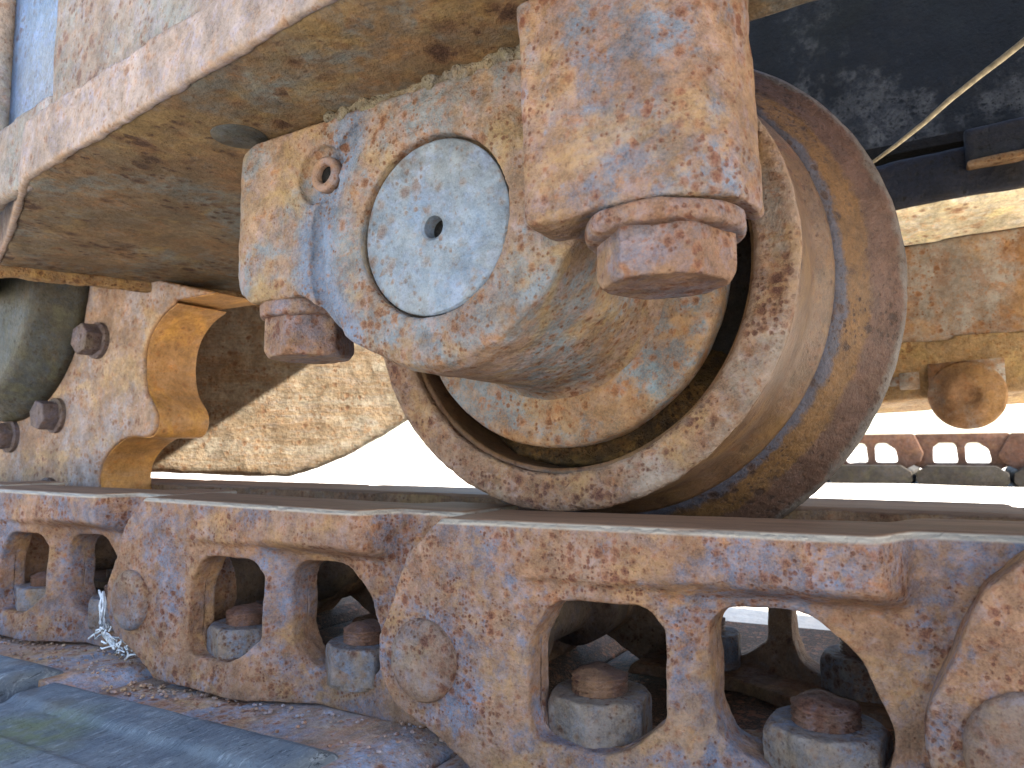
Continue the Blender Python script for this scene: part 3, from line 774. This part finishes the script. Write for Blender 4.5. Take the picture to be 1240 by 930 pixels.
for i in range(7):
    x = -1075+i*199-22
    o = fl_ if i == 0 else copy_tree(fl_)
    o.location = (x*S, (FY+10*(i % 2))*S, (ztr-55)*S); o.rotation_euler = (0, -rad(.3), 0)
    pos = ['farthest left', 'second from left', 'third from left', 'just behind the roller flange', 'below the left side of the round lug', 'below the right side of the round lug', 'at the right edge of the photo'][i]
    tag(o, 'rusty chain link of the distant track, '+pos, 'track link', 'links of the distant track')
    s_ = fs_ if i == 0 else copy_tree(fs_)
    s_.location = ((x+3)*S, FY*S, (ztr-80)*S)
    tag(s_, 'grey-brown shoe of the distant track, '+pos, 'track shoe', 'shoes of the distant track')

# ------------------------------------------------------------------ stalk and cord scrap
def tube(pts, rads, name, mat, parent=None, n=8):
    V = []; F = []
    P = [Vector(p) for p in pts]
    for i, p in enumerate(P):
        d = (P[min(i+1, len(P)-1)]-P[max(i-1, 0)]).normalized()
        a = d.orthogonal().normalized(); b = d.cross(a)
        for k in range(n):
            t = 2*PI*k/n; V.append(p+(a*math.cos(t)+b*math.sin(t))*rads[i])
    for i in range(len(P)-1):
        for k in range(n):
            l = (k+1) % n; F.append((i*n+k, i*n+l, (i+1)*n+l, (i+1)*n+k))
    F += [tuple(range(n)), tuple((len(P)-1)*n+k for k in range(n-1, -1, -1))]
    return fix(mesh_from(V, F))
def w3(px, py, Y): x, z = un(px, py, Y); return (x, Y, z)
sk = [w3(1052, 200, 420), w3(1085, 176, 418), w3(1120, 148, 415), w3(1150, 121, 412), w3(1185, 93, 408), w3(1215, 70, 404), w3(1250, 42, 398), w3(1300, 10, 390)]
so = put('dry_stalk', tube(sk, [.9, 1.2, 1.3, 1.5, 1.5, 1.6, 1.6, 1.6], 's', 'straw'), 'straw', origin=sk[0])
tag(so, 'dry pale straw stalk across the black recess, upper right', 'stalk')
cm = []
c0 = [w3(122, 716, 236), w3(124, 735, 236), w3(123, 752, 235), w3(127, 768, 234), w3(140, 782, 232)]
for k in range(7):
    j = 1.5
    pts = [tuple(Vector(p)+Vector((random.uniform(-j, j), random.uniform(-j, j), random.uniform(-j, j)))) for p in c0]
    cm.append(tube(pts, [.55]*5, 'c', 'cord', n=5))
for k in range(26):
    bx = w3(random.uniform(120, 172), 0, 232)[0]
    tpx = (bx+430)/60
    px = random.uniform(118, 168); py = 765+(px-118)*.5+random.uniform(-9, 6)
    p = Vector(w3(px, py, 231)); pts = [p]
    for q in range(4): pts.append(pts[-1]+Vector((random.uniform(-4, 4), random.uniform(-2, 2), random.uniform(-3, 3))))
    cm.append(tube(pts, [.5]*5, 'c', 'cord', n=5))
co = put('frayed_cord', join(cm), 'cord', origin=c0[-1])
tag(co, 'scrap of frayed white cord caught beside the link pin at left', 'cord')

gr_b = bmesh.new()
rng = random.Random(5)
for k in range(620):
    x = rng.uniform(-560, 30); dy = abs(rng.gauss(0, 7)); y = 226+((x+781) % 200)*.1-dy+2; r = rng.uniform(.35, 1.25)*(1.3 if rng.random() < .1 else 1)
    if rng.random() < .3: y = rng.uniform(212, 228)
    lz = ((x+401-21) % 200-76)*.03-119.8
    mt = Matrix.Translation((x, y, lz+r*.4)) @ Matrix.Rotation(rng.uniform(0, 6), 4, 'Z') @ Matrix.Diagonal((r*rng.uniform(.7, 1.5), r, r*.7, 1))
    bmesh.ops.create_icosphere(gr_b, subdivisions=1, radius=1, matrix=mt)
gm_ = bpy.data.meshes.new('g'); gr_b.to_mesh(gm_); gr_b.free()
go = put('dirt_grains', gm_, 'shoe', origin=(0, 0, 0), smooth=False)
tag(go, 'loose rust flakes and grit along the foot of the track links', 'grit', kind='stuff')

# ------------------------------------------------------------------ ground
V = []; F = []
xs = [-60000, -20000, -8000, -4000]+list(range(-3000, 1600, 60))+[2500, 5000, 15000, 60000]
ys = [-30000, -8000, -3000, -1000, -400]+list(range(-200, 3200, 60))+[4000, 6000, 12000, 30000, 90000]
for y in ys:
    for x in xs:
        z = -157+sstep(700, 1900, y)*62
        z += noise.noise(Vector((x*.004, y*.004, 0)))*4
        V.append((x, y, z))
nx = len(xs)
for j in range(len(ys)-1):
    for i in range(nx-1): F.append((j*nx+i, j*nx+i+1, (j+1)*nx+i+1, (j+1)*nx+i))
g = put('ground', mesh_from(V, F), 'ground'); tag(g, 'pale sunlit gravel ground', None, kind='structure')

# ------------------------------------------------------------------ light, world, camera
sd = Vector((.80, .05, .60)).normalized()
sun = bpy.data.lights.new('sun', 'SUN'); sun.energy = 5; sun.angle = rad(.6); sun.color = (1, .95, .87)
so_ = bpy.data.objects.new('sun', sun); COL.objects.link(so_); so_.rotation_euler = sd.to_track_quat('Z', 'Y').to_euler()
w = bpy.data.worlds.new('World'); scene.world = w; w.use_nodes = True
nt = w.node_tree; bg = nt.nodes['Background']
sky = nt.nodes.new('ShaderNodeTexSky'); sky.sky_type = 'NISHITA'; sky.sun_disc = False
el = math.asin(sd.z); az = math.atan2(sd.x, sd.y)
sky.sun_elevation = el; sky.sun_rotation = az; sky.dust_density = 1; sky.air_density = 1
nt.links.new(sky.outputs[0], bg.inputs[0]); bg.inputs[1].default_value = .105

cam = bpy.data.cameras.new('camera'); cam.sensor_width = 36; cam.lens = FPX/1240*36
cam.clip_start = .005; cam.clip_end = 500
cam.dof.use_dof = True; cam.dof.focus_distance = .27; cam.dof.aperture_fstop = 32
cobj = bpy.data.objects.new('camera', cam); COL.objects.link(cobj)
mw = Matrix.Identity(4)
for k in range(3):
    mw[k][0] = R_[k]; mw[k][1] = U_[k]; mw[k][2] = -fw[k]
cobj.matrix_world = mw
scene.camera = cobj
scene.view_settings.view_transform = 'Standard'; scene.view_settings.look = 'None'
scene.view_settings.gamma = 1; scene.view_settings.exposure = 2.65
scene.cycles.max_bounces = 8; scene.cycles.diffuse_bounces = 4
